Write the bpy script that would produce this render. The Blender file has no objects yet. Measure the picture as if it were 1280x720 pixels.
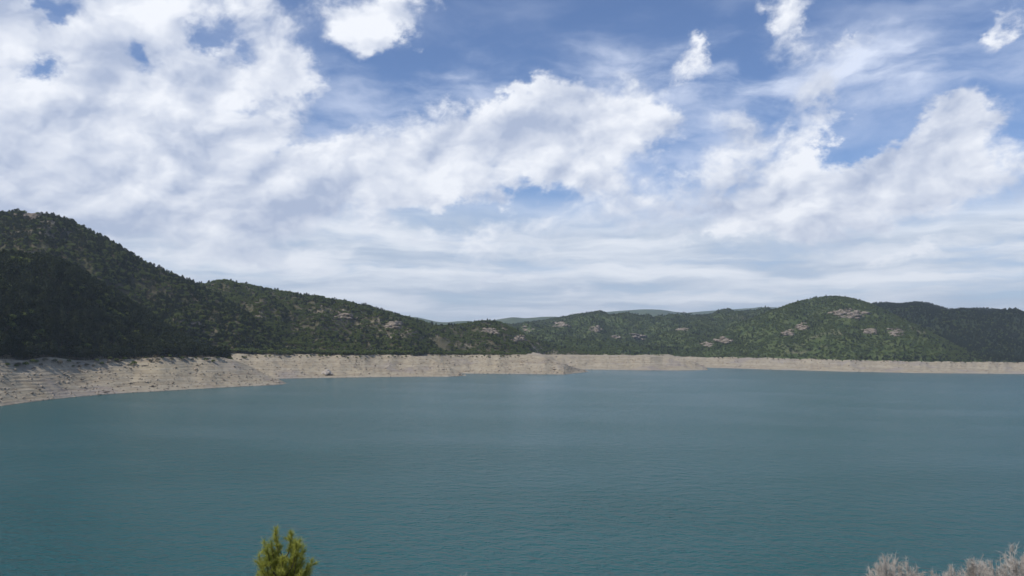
import bpy, math, random
import numpy as np
from mathutils import Matrix, Vector

# ----------------------------------------------------------------------------------------------
# camera, sky, sun, exposure
# ----------------------------------------------------------------------------------------------
scene = bpy.context.scene
COL = scene.collection
rad = math.radians

EYE = 30.0                 # metres above the water
FPX = 1005.0               # focal length in pixels of the 1280 x 720 photograph
PITCH = math.atan(76.0 / FPX)
ROLL = rad(0.8)
F_ = np.array([0, math.cos(PITCH), math.sin(PITCH)])
R0 = np.array([1.0, 0, 0]); U0 = np.array([0, -math.sin(PITCH), math.cos(PITCH)])
R_ = math.cos(ROLL) * R0 + math.sin(ROLL) * U0
U_ = -math.sin(ROLL) * R0 + math.cos(ROLL) * U0

cam_data = bpy.data.cameras.new('camera')
cam_data.sensor_width = 36.0
cam_data.lens = 36.0 * FPX / 1280.0
cam_data.clip_start = 0.1
cam_data.clip_end = 40000.0
cam = bpy.data.objects.new('camera', cam_data)
COL.objects.link(cam)
M = Matrix.Identity(4)
for i in range(3):
    M[i][0] = R_[i]; M[i][1] = U_[i]; M[i][2] = -F_[i]
M[2][3] = EYE
cam.matrix_world = M
scene.camera = cam
scene.render.resolution_x, scene.render.resolution_y = 1024, 576

scene.view_settings.view_transform = 'Standard'
scene.view_settings.look = 'None'
scene.view_settings.exposure = 0.3
scene.view_settings.gamma = 1.0
scene.view_settings.use_curve_mapping = False
scene.cycles.max_bounces = 5
scene.cycles.diffuse_bounces = 2
scene.cycles.glossy_bounces = 2
scene.cycles.volume_bounces = 0
scene.cycles.transparent_max_bounces = 8
scene.cycles.use_denoising = True

SUN_EL = 52
SUN_DIR = Vector((-0.80, -0.58, 0.0)).normalized() * math.cos(rad(SUN_EL))
SUN_DIR.z = math.sin(rad(SUN_EL))
sun_data = bpy.data.lights.new('sun', 'SUN')
sun_data.energy = 3.0
sun_data.angle = rad(0.5)
sun_data.color = (1.0, 0.95, 0.88)
sun = bpy.data.objects.new('sun', sun_data)
COL.objects.link(sun)
sun.rotation_euler = SUN_DIR.to_track_quat('Z', 'Y').to_euler()
sun.location = (-300, -200, 500)


def ray(px, py):
    d = F_ * FPX + R_ * (px - 640.0) + U_ * (360.0 - py)
    return d / np.linalg.norm(d)


def az_slope(px, py):
    d = ray(px, py)
    return math.atan2(d[0], d[1]), d[2] / math.hypot(d[0], d[1])


# ---- node helpers ----------------------------------------------------------------------------
class NT:
    def __init__(self, tree):
        self.t = tree; self.n = tree.nodes; self.l = tree.links

    def put(self, sock, v):
        if v is None:
            return
        if hasattr(v, 'is_output'):
            self.l.new(v, sock)
        else:
            if isinstance(v, (tuple, list)) and sock.type == 'RGBA' and len(v) == 3:
                v = (*v, 1.0)
            sock.default_value = v

    def math(self, op, a, b=None, c=None, clamp=False):
        n = self.n.new('ShaderNodeMath'); n.operation = op; n.use_clamp = clamp
        for s, v in zip(n.inputs, (a, b, c)):
            self.put(s, v)
        return n.outputs[0]

    def vmath(self, op, a, b=None):
        n = self.n.new('ShaderNodeVectorMath'); n.operation = op
        self.put(n.inputs[0], a)
        if op == 'SCALE':
            self.put(n.inputs[3], b)
        elif b is not None:
            self.put(n.inputs[1], b)
        return n.outputs[1] if op in ('LENGTH', 'DOT_PRODUCT') else n.outputs[0]

    def comb(self, x, y, z):
        n = self.n.new('ShaderNodeCombineXYZ')
        for s, v in zip(n.inputs, (x, y, z)):
            self.put(s, v)
        return n.outputs[0]

    def sep(self, v):
        n = self.n.new('ShaderNodeSeparateXYZ'); self.put(n.inputs[0], v)
        return n.outputs

    def noise(self, v, scale, detail=4.0, rough=0.5, lac=2.0, dist=0.0, color=False):
        n = self.n.new('ShaderNodeTexNoise'); n.noise_dimensions = '3D'
        self.put(n.inputs['Vector'], v)
        n.inputs['Scale'].default_value = scale; n.inputs['Detail'].default_value = detail
        n.inputs['Roughness'].default_value = rough; n.inputs['Lacunarity'].default_value = lac
        n.inputs['Distortion'].default_value = dist
        return n.outputs['Color' if color else 'Fac']

    def ramp(self, v, lo, hi, a=0.0, b=1.0, smooth=True):
        n = self.n.new('ShaderNodeMapRange')
        n.interpolation_type = 'SMOOTHSTEP' if smooth else 'LINEAR'
        for s, x in zip(n.inputs, (v, lo, hi, a, b)):
            self.put(s, x)
        return n.outputs[0]

    def mix(self, f, a, b, blend='MIX'):
        n = self.n.new('ShaderNodeMix'); n.data_type = 'RGBA'; n.blend_type = blend
        self.put(n.inputs[0], f); self.put(n.inputs[6], a); self.put(n.inputs[7], b)
        return n.outputs[2]

    def mapping(self, v, loc, rot, sc, kind='TEXTURE'):
        n = self.n.new('ShaderNodeMapping'); n.vector_type = kind
        self.put(n.inputs[0], v)
        n.inputs[1].default_value = loc; n.inputs[2].default_value = rot; n.inputs[3].default_value = sc
        return n.outputs[0]


# ---- the sky: clear-air sky plus procedural cloud decks ----------------------------------------
world = bpy.data.worlds.new('World')
scene.world = world
world.use_nodes = True
world.node_tree.nodes.clear()
W = NT(world.node_tree)
SKY_STRENGTH = 0.1

sky = W.n.new('ShaderNodeTexSky')
sky.sky_type = 'NISHITA'
sky.sun_disc = False
sky.sun_elevation = rad(SUN_EL)
sky.sun_rotation = math.atan2(SUN_DIR.x, SUN_DIR.y)
sky.altitude = 500
sky.air_density = 1.0
sky.dust_density = 0.4
sky.ozone_density = 1.6

gen = W.n.new('ShaderNodeTexCoord').outputs['Generated']
D = W.vmath('NORMALIZE', gen)
dx, dy, dz = W.sep(D)
zc = W.math('MAXIMUM', dz, 0.0)
v = W.math('MULTIPLY_ADD', W.math('LOGARITHM', W.math('ADD', zc, 0.035), math.e), 0.26, zc)
azw = W.math('ARCTAN2', dx, dy)
elw = W.math('ARCSINE', zc)

P0 = W.comb(dx, dy, v)
vq = W.math('MULTIPLY_ADD', W.math('LOGARITHM', W.math('ADD', zc, 0.035), math.e), 0.09, W.math('MULTIPLY', zc, 1.1))
Q0 = W.comb(dx, dy, vq)
warp = W.vmath('SCALE', W.vmath('SUBTRACT', W.noise(P0, 5.0, 4.0, 0.6, color=True), (0.5, 0.5, 0.5)), 0.11)
Pw = W.vmath('ADD', P0, warp)
px_, py_, pz_ = W.sep(W.vmath('ADD', Q0, W.vmath('SCALE', W.vmath('SUBTRACT', W.noise(Q0, 8.0, 4.0, 0.6, color=True), (0.5, 0.5, 0.5)), 0.07)))
Pc = W.comb(W.math('MULTIPLY_ADD', pz_, -0.22, px_), py_, pz_)     # the cloud streets lean to the right

# placement of cloud masses and of blue gaps, by azimuth and elevation
A0 = W.comb(azw, elw, 0.0)
wa = W.vmath('MULTIPLY', W.vmath('SUBTRACT', W.noise(Q0, 11.0, 6.0, 0.62, color=True), (0.5, 0.5, 0.5)), (0.17, 0.11, 0.0))
AE = W.vmath('ADD', A0, wa)


def field(table, start=0.0):
    tot = start
    for cx, cy, rx, ry, ang, s in table:
        d = ray(cx, cy)
        az, el = math.atan2(d[0], d[1]), math.asin(d[2])
        m = W.mapping(AE, (az, el, 0), (0, 0, rad(ang)), (rx / FPX, ry / FPX, 1))
        g = W.n.new('ShaderNodeTexGradient'); g.gradient_type = 'QUADRATIC_SPHERE'
        W.put(g.inputs[0], m)
        tot = W.math('MULTIPLY_ADD', g.outputs['Fac'], s, tot)
    return tot


CUMULUS = [
    (40, 70, 240, 150, 0, .34), (190, 15, 230, 90, 15, .36), (110, 190, 420, 260, 0, .46),
    (228, 85, 130, 75, 40, .36), (335, 95, 150, 95, 20, .46), (475, 30, 190, 110, 28, .62),
    (400, 200, 330, 150, 0, .34), (610, 175, 330, 140, 12, .42), (770, 150, 260, 150, -8, .42),
    (930, 245, 300, 80, 8, .28), (1005, 190, 110, 80, 45, .44), (1000, 20, 130, 100, 55, .50),
    (872, 55, 65, 48, 45, .42), (1068, 45, 65, 65, 65, .38), (1035, 120, 130, 60, 40, .40),
    (940, 160, 150, 80, 35, .12), (1200, 145, 150, 110, 40, .50), (1125, 200, 210, 75, 28, .46),
    (1240, 35, 85, 38, 40, .38), (330, 5, 120, 80, 60, .16), (380, 260, 600, 120, 0, .30),
    (660, 150, 130, 60, 25, .26), (1030, 265, 420, 60, 0, .26), (250, 165, 100, 50, 0, .3),
    (655, 128, 75, 40, 25, .40), (1190, 230, 330, 60, 5, .30), (1130, 312, 220, 26, 3, .30), (640, 352, 200, 14, 0, .25), (880, 290, 260, 30, 3, .2), (330, 320, 240, 22, 0, .2),
    (660, 25, 320, 130, 0, -.42), (1140, 70, 330, 150, 0, -.36), (268, 38, 100, 60, 0, -.42),
    (398, 55, 70, 90, 70, -.34), (56, 85, 70, 55, 0, -.5), (172, 62, 60, 75, 60, -.42),
    (570, 88, 300, 60, 0, -.34), (430, 115, 130, 65, 0, -.32), (860, 190, 120, 75, 45, -.30),
    (1075, 185, 130, 110, 40, -.46), (1090, 20, 160, 70, 0, -.3), (880, 120, 90, 50, 0, -.2), (930, 30, 90, 80, 60, -.25), (385, 130, 60, 40, 0, -.2), (1255, 110, 60, 80, 0, -.2), (310, 140, 90, 30, 10, -.2), (560, 262, 260, 36, 5, -.42), (690, 228, 150, 60, 0, .30), (225, 145, 110, 45, 20, -.26),
    (362, 188, 110, 50, 20, -.30), (60, 5, 120, 30, 0, -.36), (905, 130, 130, 50, 0, -.15),
]
cov = field(CUMULUS, 0.0)
# away from the picture the decks go on with an ordinary broken cover
n_big = W.noise(Pc, 3.2, 3.0, 0.5)
n1 = W.noise(Pc, 7.5, 10.0, 0.58, 2.15)
n1a = W.noise(Pc, 7.5, 4.0, 0.52, 2.15)
n1s = W.noise(W.vmath('ADD', Pc, (-0.020, 0.0, 0.026)), 7.5, 4.0, 0.52, 2.15)
dens = W.math('ADD', W.math('MULTIPLY_ADD', W.math('SUBTRACT', n1, 0.5), 0.95, 0.43),
              W.math('MULTIPLY_ADD', W.math('SUBTRACT', n_big, 0.5), 0.25, cov))
a_cu = W.ramp(dens, 0.48, 0.73)

# high thin veil in flat streaks
Pv = W.mapping(Pw, (0, 0, 0), (0, 0.10, 0), (1, 1, 1.9), 'POINT')
n_v = W.noise(Pv, 6.0, 8.0, 0.55)
VEIL = [(720, 105, 480, 75, 0, .75), (940, 85, 420, 55, -5, 1.0), (560, 100, 330, 70, 0, .5), (1100, 90, 300, 70, -8, .5),
        (950, 150, 300, 110, 20, .7), (1180, 60, 300, 120, 10, .35), (830, 200, 200, 80, 0, .4), (420, 140, 300, 100, 0, .6)]
a_v = W.math('MULTIPLY', W.ramp(n_v, 0.36, 0.72), W.math('MULTIPLY_ADD', field(VEIL), 0.85, 0.17), clamp=True)

# low decks seen edge on, nearer the horizon
Ps = W.mapping(Pw, (0, 0, 0), (0, 0, 0), (1, 1, 2.6), 'POINT')
n_s = W.noise(Ps, 5.5, 9.0, 0.60, dist=0.25)
n_s2 = W.noise(W.mapping(Pw, (3, 1, 2), (0, 0.05, 0), (1, 1, 5.0), 'POINT'), 3.0, 5.0, 0.5)
low = W.ramp(W.math('ADD', elw, W.math('MULTIPLY', W.math('SUBTRACT', n_big, 0.5), 0.10)), rad(12.0), rad(7.5))
a_s = W.math('MULTIPLY', low, W.ramp(n_s, 0.30, 0.52, 0.62, 0.98))

K = 1.0 / SKY_STRENGTH
WHITE = tuple(K * c for c in (0.80, 0.82, 0.865))
GREY = tuple(K * c for c in (0.37, 0.43, 0.57))
BRIGHT = [(240, 163, 75, 34, 15, .55), (655, 130, 85, 45, 25, .6), (190, 197, 50, 30, 0, .45), (1005, 185, 60, 50, 45, .45), (330, 95, 100, 65, 20, .4),
          (1195, 145, 70, 70, 50, .4), (1060, 258, 150, 36, 5, .4), (480, 20, 150, 80, 25, .3), (1130, 312, 150, 22, 3, .5), (640, 355, 110, 12, 0, .4), (60, 280, 160, 60, 0, -.3), (300, 290, 260, 50, 0, -.3), (760, 230, 300, 60, 5, -.25)]
brt = field(BRIGHT)
lit = W.math('MULTIPLY_ADD', W.math('SUBTRACT', n1a, n1s), 4.2, W.math('ADD', W.math('MULTIPLY_ADD', W.math('SUBTRACT', n1, n1a), 1.3, 0.50), brt))
lit = W.math('ADD', lit, W.math('MULTIPLY', W.math('SUBTRACT', n_big, 0.5), -0.9))
lit = W.math('ADD', lit, W.ramp(dens, 0.6, 1.15, 0.16, -0.14), clamp=True)
c_cu = W.mix(lit, GREY, WHITE)
c_s = W.mix(W.ramp(W.math('MULTIPLY_ADD', n_s2, 0.5, W.math('MULTIPLY', n_s, 0.5)), 0.36, 0.66), tuple(K * c for c in (0.40, 0.48, 0.60)), tuple(K * c for c in (0.77, 0.80, 0.85)))
clear = W.mix(1.0, sky.outputs[0], (0.74, 0.83, 1.02), 'MULTIPLY')
c = W.mix(a_v, clear, tuple(K * c for c in (0.62, 0.68, 0.82)))
c = W.mix(a_s, c, c_s)
c = W.mix(W.math('MULTIPLY', a_cu, W.ramp(elw, rad(3), rad(9), 0.40, 0.97)), c, c_cu)
bg = W.n.new('ShaderNodeBackground')
bg.inputs[1].default_value = SKY_STRENGTH
W.put(bg.inputs[0], c)
wo = W.n.new('ShaderNodeOutputWorld')
W.l.new(bg.outputs[0], wo.inputs[0])
world.cycles.sampling_method = 'MANUAL'
world.cycles.sample_map_resolution = 512

# ----------------------------------------------------------------------------------------------
# numpy noise
# ----------------------------------------------------------------------------------------------
rng = np.random.default_rng(7)
random.seed(11)
_perm = rng.permutation(4096)
_grad = rng.uniform(0, 2 * math.pi, 4096)


def perlin(x, y):
    xi = np.floor(x).astype(np.int64); yi = np.floor(y).astype(np.int64)
    xf = x - xi; yf = y - yi
    u = xf * xf * xf * (xf * (xf * 6 - 15) + 10); w = yf * yf * yf * (yf * (yf * 6 - 15) + 10)

    def g(a, b):
        h = _grad[_perm[(_perm[a & 4095] + b) & 4095]]
        return np.cos(h) * (x - a) + np.sin(h) * (y - b)
    a0 = g(xi, yi) * (1 - u) + g(xi + 1, yi) * u
    a1 = g(xi, yi + 1) * (1 - u) + g(xi + 1, yi + 1) * u
    return (a0 * (1 - w) + a1 * w) * 1.5


def fbm(x, y, octv=4, gain=0.5):
    s = 0.0; a = 1.0; f = 1.0
    for i in range(octv):
        s = s + a * perlin(x * f + 17.3 * i, y * f - 9.1 * i); a *= gain; f *= 2.03
    return s


def ridged(x, y, octv=3):
    s = 0.0; a = 1.0; f = 1.0
    for i in range(octv):
        s = s + a * (1 - 2 * np.abs(perlin(x * f + 31.7 * i, y * f + 5.9 * i))); a *= 0.5; f *= 2.1
    return s


def smooth1(a, n):
    if n < 1:
        return a
    k = np.hanning(2 * n + 3)[1:-1]; k /= k.sum()
    return np.convolve(np.pad(a, n, mode='edge'), k, 'valid')


# ----------------------------------------------------------------------------------------------
# materials
# ----------------------------------------------------------------------------------------------
def material(name):
    m = bpy.data.materials.new(name); m.use_nodes = True
    m.node_tree.nodes.clear()
    n = NT(m.node_tree)
    out = n.n.new('ShaderNodeOutputMaterial')
    b = n.n.new('ShaderNodeBsdfPrincipled')
    n.l.new(b.outputs[0], out.inputs[0])
    return m, n, b, out


def pos(n):
    return n.n.new('ShaderNodeNewGeometry').outputs['Position']


def bump(n, h, strength, dist):
    b = n.n.new('ShaderNodeBump'); b.inputs['Strength'].default_value = strength; b.inputs['Distance'].default_value = dist
    n.put(b.inputs['Height'], h)
    return b.outputs[0]


def mat_leaves(name, dark, mid, light, scale=0.9, hue_noise=0.02, transl=0.25):
    m, n, b, out = material(name)
    oi = n.n.new('ShaderNodeObjectInfo')
    r = oi.outputs['Random']
    big = n.noise(pos(n), hue_noise, 3.0, 0.5)
    small = n.noise(pos(n), scale, 2.0, 0.6)
    f = n.math('MULTIPLY_ADD', r, 0.5, n.math('MULTIPLY_ADD', big, 0.9, -0.25), clamp=True)
    c = n.mix(f, dark, light)
    c = n.mix(n.ramp(small, 0.35, 0.65), c, mid)
    n.put(b.inputs['Base Color'], c)
    b.inputs['Roughness'].default_value = 0.75
    b.inputs['Specular IOR Level'].default_value = 0.2
    tr = n.n.new('ShaderNodeBsdfTranslucent'); n.put(tr.inputs[0], n.mix(0.5, c, light))
    mx = n.n.new('ShaderNodeMixShader'); mx.inputs[0].default_value = transl
    n.l.new(b.outputs[0], mx.inputs[1]); n.l.new(tr.outputs[0], mx.inputs[2]); n.l.new(mx.outputs[0], out.inputs[0])
    return m


def mat_plain(name, a, bcol, scale, rough=0.9, bmp=0.0, bdist=0.02):
    m, n, b, out = material(name)
    f = n.noise(pos(n), scale, 6.0, 0.6)
    n.put(b.inputs['Base Color'], n.mix(n.ramp(f, 0.32, 0.68), a, bcol))
    b.inputs['Roughness'].default_value = rough
    b.inputs['Specular IOR Level'].default_value = 0.2
    if bmp:
        n.put(b.inputs['Normal'], bump(n, f, bmp, bdist))
    return m


M_PINE = mat_leaves('pine_foliage', (0.010, 0.018, 0.008), (0.020, 0.031, 0.010), (0.052, 0.063, 0.016))  # very dark greens, with the left spur's cloud shadow put into the colour
M_OAK = mat_leaves('oak_foliage', (0.052, 0.082, 0.017), (0.092, 0.124, 0.028), (0.165, 0.185, 0.048))
M_DRY = mat_leaves('dry_scrub_foliage', (0.10, 0.09, 0.05), (0.15, 0.13, 0.08), (0.24, 0.21, 0.14))
M_BARK = mat_plain('bark', (0.05, 0.04, 0.03), (0.12, 0.10, 0.08), 6.0, 0.95, 0.6, 0.02)


def mat_hillside(name, a, b_, soil, soil_lo=0.56, tex=0.06):
    m, n, b, out = material(name)
    p = pos(n)
    f1 = n.noise(p, tex, 8.0, 0.62)
    f2 = n.noise(p, tex * 0.2, 6.0, 0.6)
    f3 = n.noise(p, tex * 5, 3.0, 0.6)
    c = n.mix(n.ramp(f1, 0.36, 0.64), a, b_)
    c = n.mix(n.math('MULTIPLY', n.ramp(f2, soil_lo, soil_lo + 0.12), n.ramp(f3, 0.35, 0.55)), c, soil)
    n.put(b.inputs['Base Color'], c)
    b.inputs['Roughness'].default_value = 0.95
    b.inputs['Specular IOR Level'].default_value = 0.1
    n.put(b.inputs['Normal'], bump(n, n.math('ADD', f1, n.math('MULTIPLY', f3, 0.3)), 1.0, 6.0))
    return m


M_HILL = mat_hillside('scrub_hillside', (0.050, 0.052, 0.024), (0.115, 0.100, 0.058), (0.25, 0.215, 0.155), 0.50)
M_FAR = mat_hillside('distant_wooded_hillside', (0.044, 0.066, 0.017), (0.086, 0.104, 0.034), (0.18, 0.16, 0.10), 0.60, 0.035)


def mat_bank():
    m, n, b, out = material('bare_eroded_bank')
    p = pos(n)
    x, y, z = n.sep(p)
    wob = n.noise(p, 0.03, 4.0, 0.6)
    zz = n.math('MULTIPLY_ADD', wob, 3.0, z)
    strat = n.noise(n.comb(n.math('MULTIPLY', x, 0.012), n.math('MULTIPLY', y, 0.012), n.math('MULTIPLY', zz, 1.1)), 1.0, 4.0, 0.6)
    blotch = n.noise(p, 0.018, 5.0, 0.6)
    mid = n.noise(p, 0.13, 6.0, 0.65)
    fine = n.noise(p, 0.55, 5.0, 0.7)
    c = n.mix(n.ramp(mid, 0.34, 0.66), (0.264, 0.219, 0.150), (0.348, 0.298, 0.210))
    c = n.mix(n.ramp(blotch, 0.52, 0.66, 0, 0.75), c, (0.248, 0.216, 0.192))       # greyer, purplish marl
    c = n.mix(n.ramp(blotch, 0.42, 0.30, 0, 0.5), c, (0.40, 0.335, 0.22))        # yellower earth
    c = n.mix(n.ramp(strat, 0.46, 0.34, 0, 0.5), c, (0.235, 0.185, 0.135))
    c = n.mix(n.ramp(strat, 0.50, 0.62, 0, 0.55), c, (0.395, 0.345, 0.258))
    c = n.mix(n.ramp(fine, 0.62, 0.76, 0, 0.32), c, (0.14, 0.115, 0.09))
    c = n.mix(n.ramp(n.math('MULTIPLY_ADD', fine, 1.2, z), 1.9, 0.9, 0, 0.35), c, (0.42, 0.375, 0.31))   # bleached line
    c = n.mix(n.ramp(n.math('MULTIPLY_ADD', mid, 0.8, z), 0.85, 0.45, 0, 0.75), c, (0.10, 0.085, 0.065))  # wet edge
    n.put(b.inputs['Base Color'], c)
    b.inputs['Roughness'].default_value = 0.95
    b.inputs['Specular IOR Level'].default_value = 0.15
    h = n.math('ADD', n.math('MULTIPLY', mid, 0.8), n.math('ADD', n.math('MULTIPLY', fine, 0.5), n.math('MULTIPLY', strat, 0.5)))
    n.put(b.inputs['Normal'], bump(n, h, 0.6, 1.3))
    return m


M_SHADE_WOOD = mat_hillside('shade_darkened_wood_floor', (0.018, 0.030, 0.012), (0.040, 0.050, 0.019), (0.07, 0.065, 0.04), 0.62, 0.035)  # pine floor colour darkened to stand in for cloud shadow on the rear ridge
M_BANK = mat_bank()
M_ROCK = mat_plain('pale_limestone', (0.15, 0.122, 0.09), (0.30, 0.25, 0.19), 0.25, 0.95, 0.8, 0.5)
M_STONE = mat_plain('bank_stone', (0.22, 0.18, 0.135), (0.40, 0.335, 0.25), 0.35, 0.95, 0.6, 0.2)
M_SOIL = mat_plain('near_slope_soil', (0.10, 0.085, 0.06), (0.22, 0.19, 0.14), 0.9, 0.95, 0.6, 0.1)


def mat_water():
    m, n, b, out = material('reservoir_water')
    p = pos(n)
    x, y, z = n.sep(p)
    patch = n.noise(n.comb(n.math('MULTIPLY', x, 0.0045), n.math('MULTIPLY', y, 0.009), 0.0), 1.0, 5.0, 0.55, dist=0.6)
    patch2 = n.noise(n.comb(n.math('MULTIPLY', x, 0.012), n.math('MULTIPLY', y, 0.020), 4.0), 1.0, 4.0, 0.55)
    w1 = n.noise(n.comb(n.math('MULTIPLY', x, 2.6), n.math('MULTIPLY', y, 2.6), 0.0), 1.0, 3.0, 0.6, dist=0.3)
    w2 = n.noise(n.comb(n.math('MULTIPLY', x, 0.95), n.math('MULTIPLY', y, 0.95), 7.0), 1.0, 3.0, 0.5)
    w3 = n.noise(n.comb(n.math('MULTIPLY', x, 0.24), n.math('MULTIPLY', y, 0.30), 2.0), 1.0, 2.0, 0.5)
    h = n.math('MULTIPLY_ADD', w3, 2.1, n.math('MULTIPLY_ADD', w2, 1.35, n.math('MULTIPLY', w1, 0.42)))
    amp = n.math('MULTIPLY', n.ramp(patch, 0.36, 0.64, 0.74, 1.0), n.ramp(patch2, 0.35, 0.65, 0.70, 1.0))
    bn = n.n.new('ShaderNodeBump'); bn.inputs['Distance'].default_value = 0.75
    n.put(bn.inputs['Strength'], amp); n.put(bn.inputs['Height'], h)
    n.put(b.inputs['Base Color'], n.mix(n.ramp(patch, 0.3, 0.7), (0.006, 0.076, 0.077), (0.009, 0.086, 0.087)))
    b.inputs['Roughness'].default_value = 0.19
    b.inputs['IOR'].default_value = 1.333
    n.put(b.inputs['Normal'], bn.outputs[0])
    return m


M_WATER = mat_water()


# ----------------------------------------------------------------------------------------------
# mesh helpers
# ----------------------------------------------------------------------------------------------
def tag(o, label=None, cat=None, group=None, kind=None):
    if label: o['label'] = label
    if cat: o['category'] = cat
    if group: o['group'] = group
    if kind: o['kind'] = kind
    return o


def mesh_np(name, verts, faces, mat=None, smooth=False):
    verts = np.asarray(verts, dtype=np.float32); faces = np.asarray(faces, dtype=np.int32)
    me = bpy.data.meshes.new(name)
    k = faces.shape[1]
    me.vertices.add(len(verts)); me.vertices.foreach_set('co', verts.ravel())
    me.loops.add(faces.size); me.loops.foreach_set('vertex_index', faces.ravel())
    me.polygons.add(len(faces))
    me.polygons.foreach_set('loop_start', np.arange(0, faces.size, k, dtype=np.int32))
    me.polygons.foreach_set('loop_total', np.full(len(faces), k, dtype=np.int32))
    me.update(calc_edges=True)
    if smooth:
        me.polygons.foreach_set('use_smooth', np.ones(len(faces), dtype=bool))
    if mat: me.materials.append(mat)
    return me


def obj(name, me, parent=None, loc=None):
    o = bpy.data.objects.new(name, me)
    COL.objects.link(o)
    if parent is not None: o.parent = parent
    if loc is not None: o.location = loc
    return o


def empty(name, loc):
    o = bpy.data.objects.new(name, None); COL.objects.link(o); o.location = loc; o.empty_display_size = 0.5
    return o


def grid_faces(nc, nr):
    i = np.arange(nc - 1)[:, None] * nr + np.arange(nr - 1)[None, :]
    return np.stack([i, i + nr, i + nr + 1, i + 1], -1).reshape(-1, 4)


def project(Pt):
    d = Pt - np.array([0, 0, EYE])
    zf = d @ F_
    return 640 + FPX * (d @ R_) / zf, 360 - FPX * (d @ U_) / zf


# ----------------------------------------------------------------------------------------------
# the setting: water, shores, hills
# ----------------------------------------------------------------------------------------------
def sheet(name, z, x0, x1, y0, y1, mat):
    me = mesh_np(name, [(x0, y0, z), (x1, y0, z), (x1, y1, z), (x0, y1, z)], [(0, 1, 2, 3)], mat)
    return tag(obj(name, me), kind='structure')


tag(sheet('water', 0.0, -2600, 2600, 20, 2300, M_WATER), 'calm teal reservoir water with small wind ripples')
sheet('lowland_ground', 3.0, -7800, 7800, 2290, 8200, M_HILL)

BANKS = {}


def bank(name, label, water, top, run, inland=160.0, col_m=1.3, seed=0.0, edge=1.0, tip=0):
    """A stretch of shore: water = (px, py) of the waterline, top = (px, py) of the upper edge."""
    wa_ = np.array([(lambda q: (q[0], -EYE / q[1]))(az_slope(*w)) for w in water])
    az0, az1 = wa_[0, 0], wa_[-1, 0]
    rm = wa_[:, 1].mean()
    nc = int((az1 - az0) * rm / col_m)
    az = np.linspace(az0, az1, nc)
    rw = smooth1(np.interp(az, wa_[:, 0], wa_[:, 1]), max(2, nc // 80))
    ta = np.array([az_slope(*w) for w in top])
    rn = np.interp(az, [az_slope(p, 440)[0] for p, _ in run], [q for _, q in run])
    s_top = smooth1(np.interp(az, ta[:, 0], ta[:, 1]), max(2, nc // 120))
    x_t = rw * az
    wig = fbm(x_t / 60 + seed, np.zeros(nc) + seed, 4)
    rw = rw + 5.0 * wig * edge + 1.2 * fbm(x_t / 9, np.zeros(nc) + 3 + seed, 3)
    rn = rn * (1 + 0.22 * fbm(x_t / 45 + 7 + seed, np.zeros(nc), 3))
    rb = rw + rn
    zb = np.maximum(EYE + rb * s_top, 0.4) + 0.9 * fbm(x_t / 22 + seed, np.zeros(nc) + 9, 3) * np.clip((EYE + rb * s_top) / 8, 0, 1)
    t = np.concatenate([[-0.35, -0.15], np.linspace(0, 1.0, 62), 1.0 + (np.linspace(0.03, 1, 26) ** 1.5) * (inland / rn.mean())])
    T = t[None, :]
    r = rw[:, None] + T * rn[:, None]
    if tip:
        tw = smooth1(np.clip((az1 - az) * FPX / tip, 0, 1), 5)[:, None]
    else:
        tw = np.ones((nc, 1))
    z = np.where(T <= 1, zb[:, None] * np.clip(T, -1, 1) ** 1.0, zb[:, None] + (T - 1) * rn[:, None] * (-0.22 + 0.24 * tw))
    tt = np.clip(T, 0, 1)
    z = np.where((T > 0) & (T <= 1), zb[:, None] * (0.60 * tt + 0.40 * tt ** 2.0), z)
    X = r * np.sin(az)[:, None]; Y = r * np.cos(az)[:, None]
    m = np.clip(np.sin(np.clip(T, 0, 1.0) * math.pi), 0, 1) + 0.3 * (T > 0.98)
    hf = np.clip(zb / 14, 0.03, 1)[:, None]
    gully = ridged(x_t[:, None] / 34 + seed + 0.15 * fbm(X / 30, Y / 30, 2), r / 220, 3)
    z = z + hf * m * (1.4 * (gully - 0.6) + 1.3 * fbm(X / 24, Y / 24, 3) + 0.22 * fbm(X / 5, Y / 5, 3))
    # small wave-cut terraces left by the falling water
    step = 1.7
    zo = 1.6 * fbm(X / 70 + 4, Y / 70, 3)
    zs = z + zo
    zq = np.floor(zs / step) * step + step * np.clip((zs / step - np.floor(zs / step)) * 2.6 - 0.8, 0, 1) - zo
    tm = np.clip(0.24 + 0.45 * fbm(X / 35 + 9, Y / 35, 2), 0.08, 0.7)
    z = np.where((T > 0.02) & (T < 0.97), z * (1 - tm) + zq * tm, z)
    z = z - (1 - np.clip(tw * 5, 0, 1)) * 2.5
    V = np.stack([X, Y, z], -1)
    me = mesh_np(name, V.reshape(-1, 3), grid_faces(nc, len(t)), M_BANK, smooth=True)
    o = tag(obj(name, me), label, kind='structure')
    BANKS[seed] = (V, t, az, rb, zb)
    return o


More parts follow.
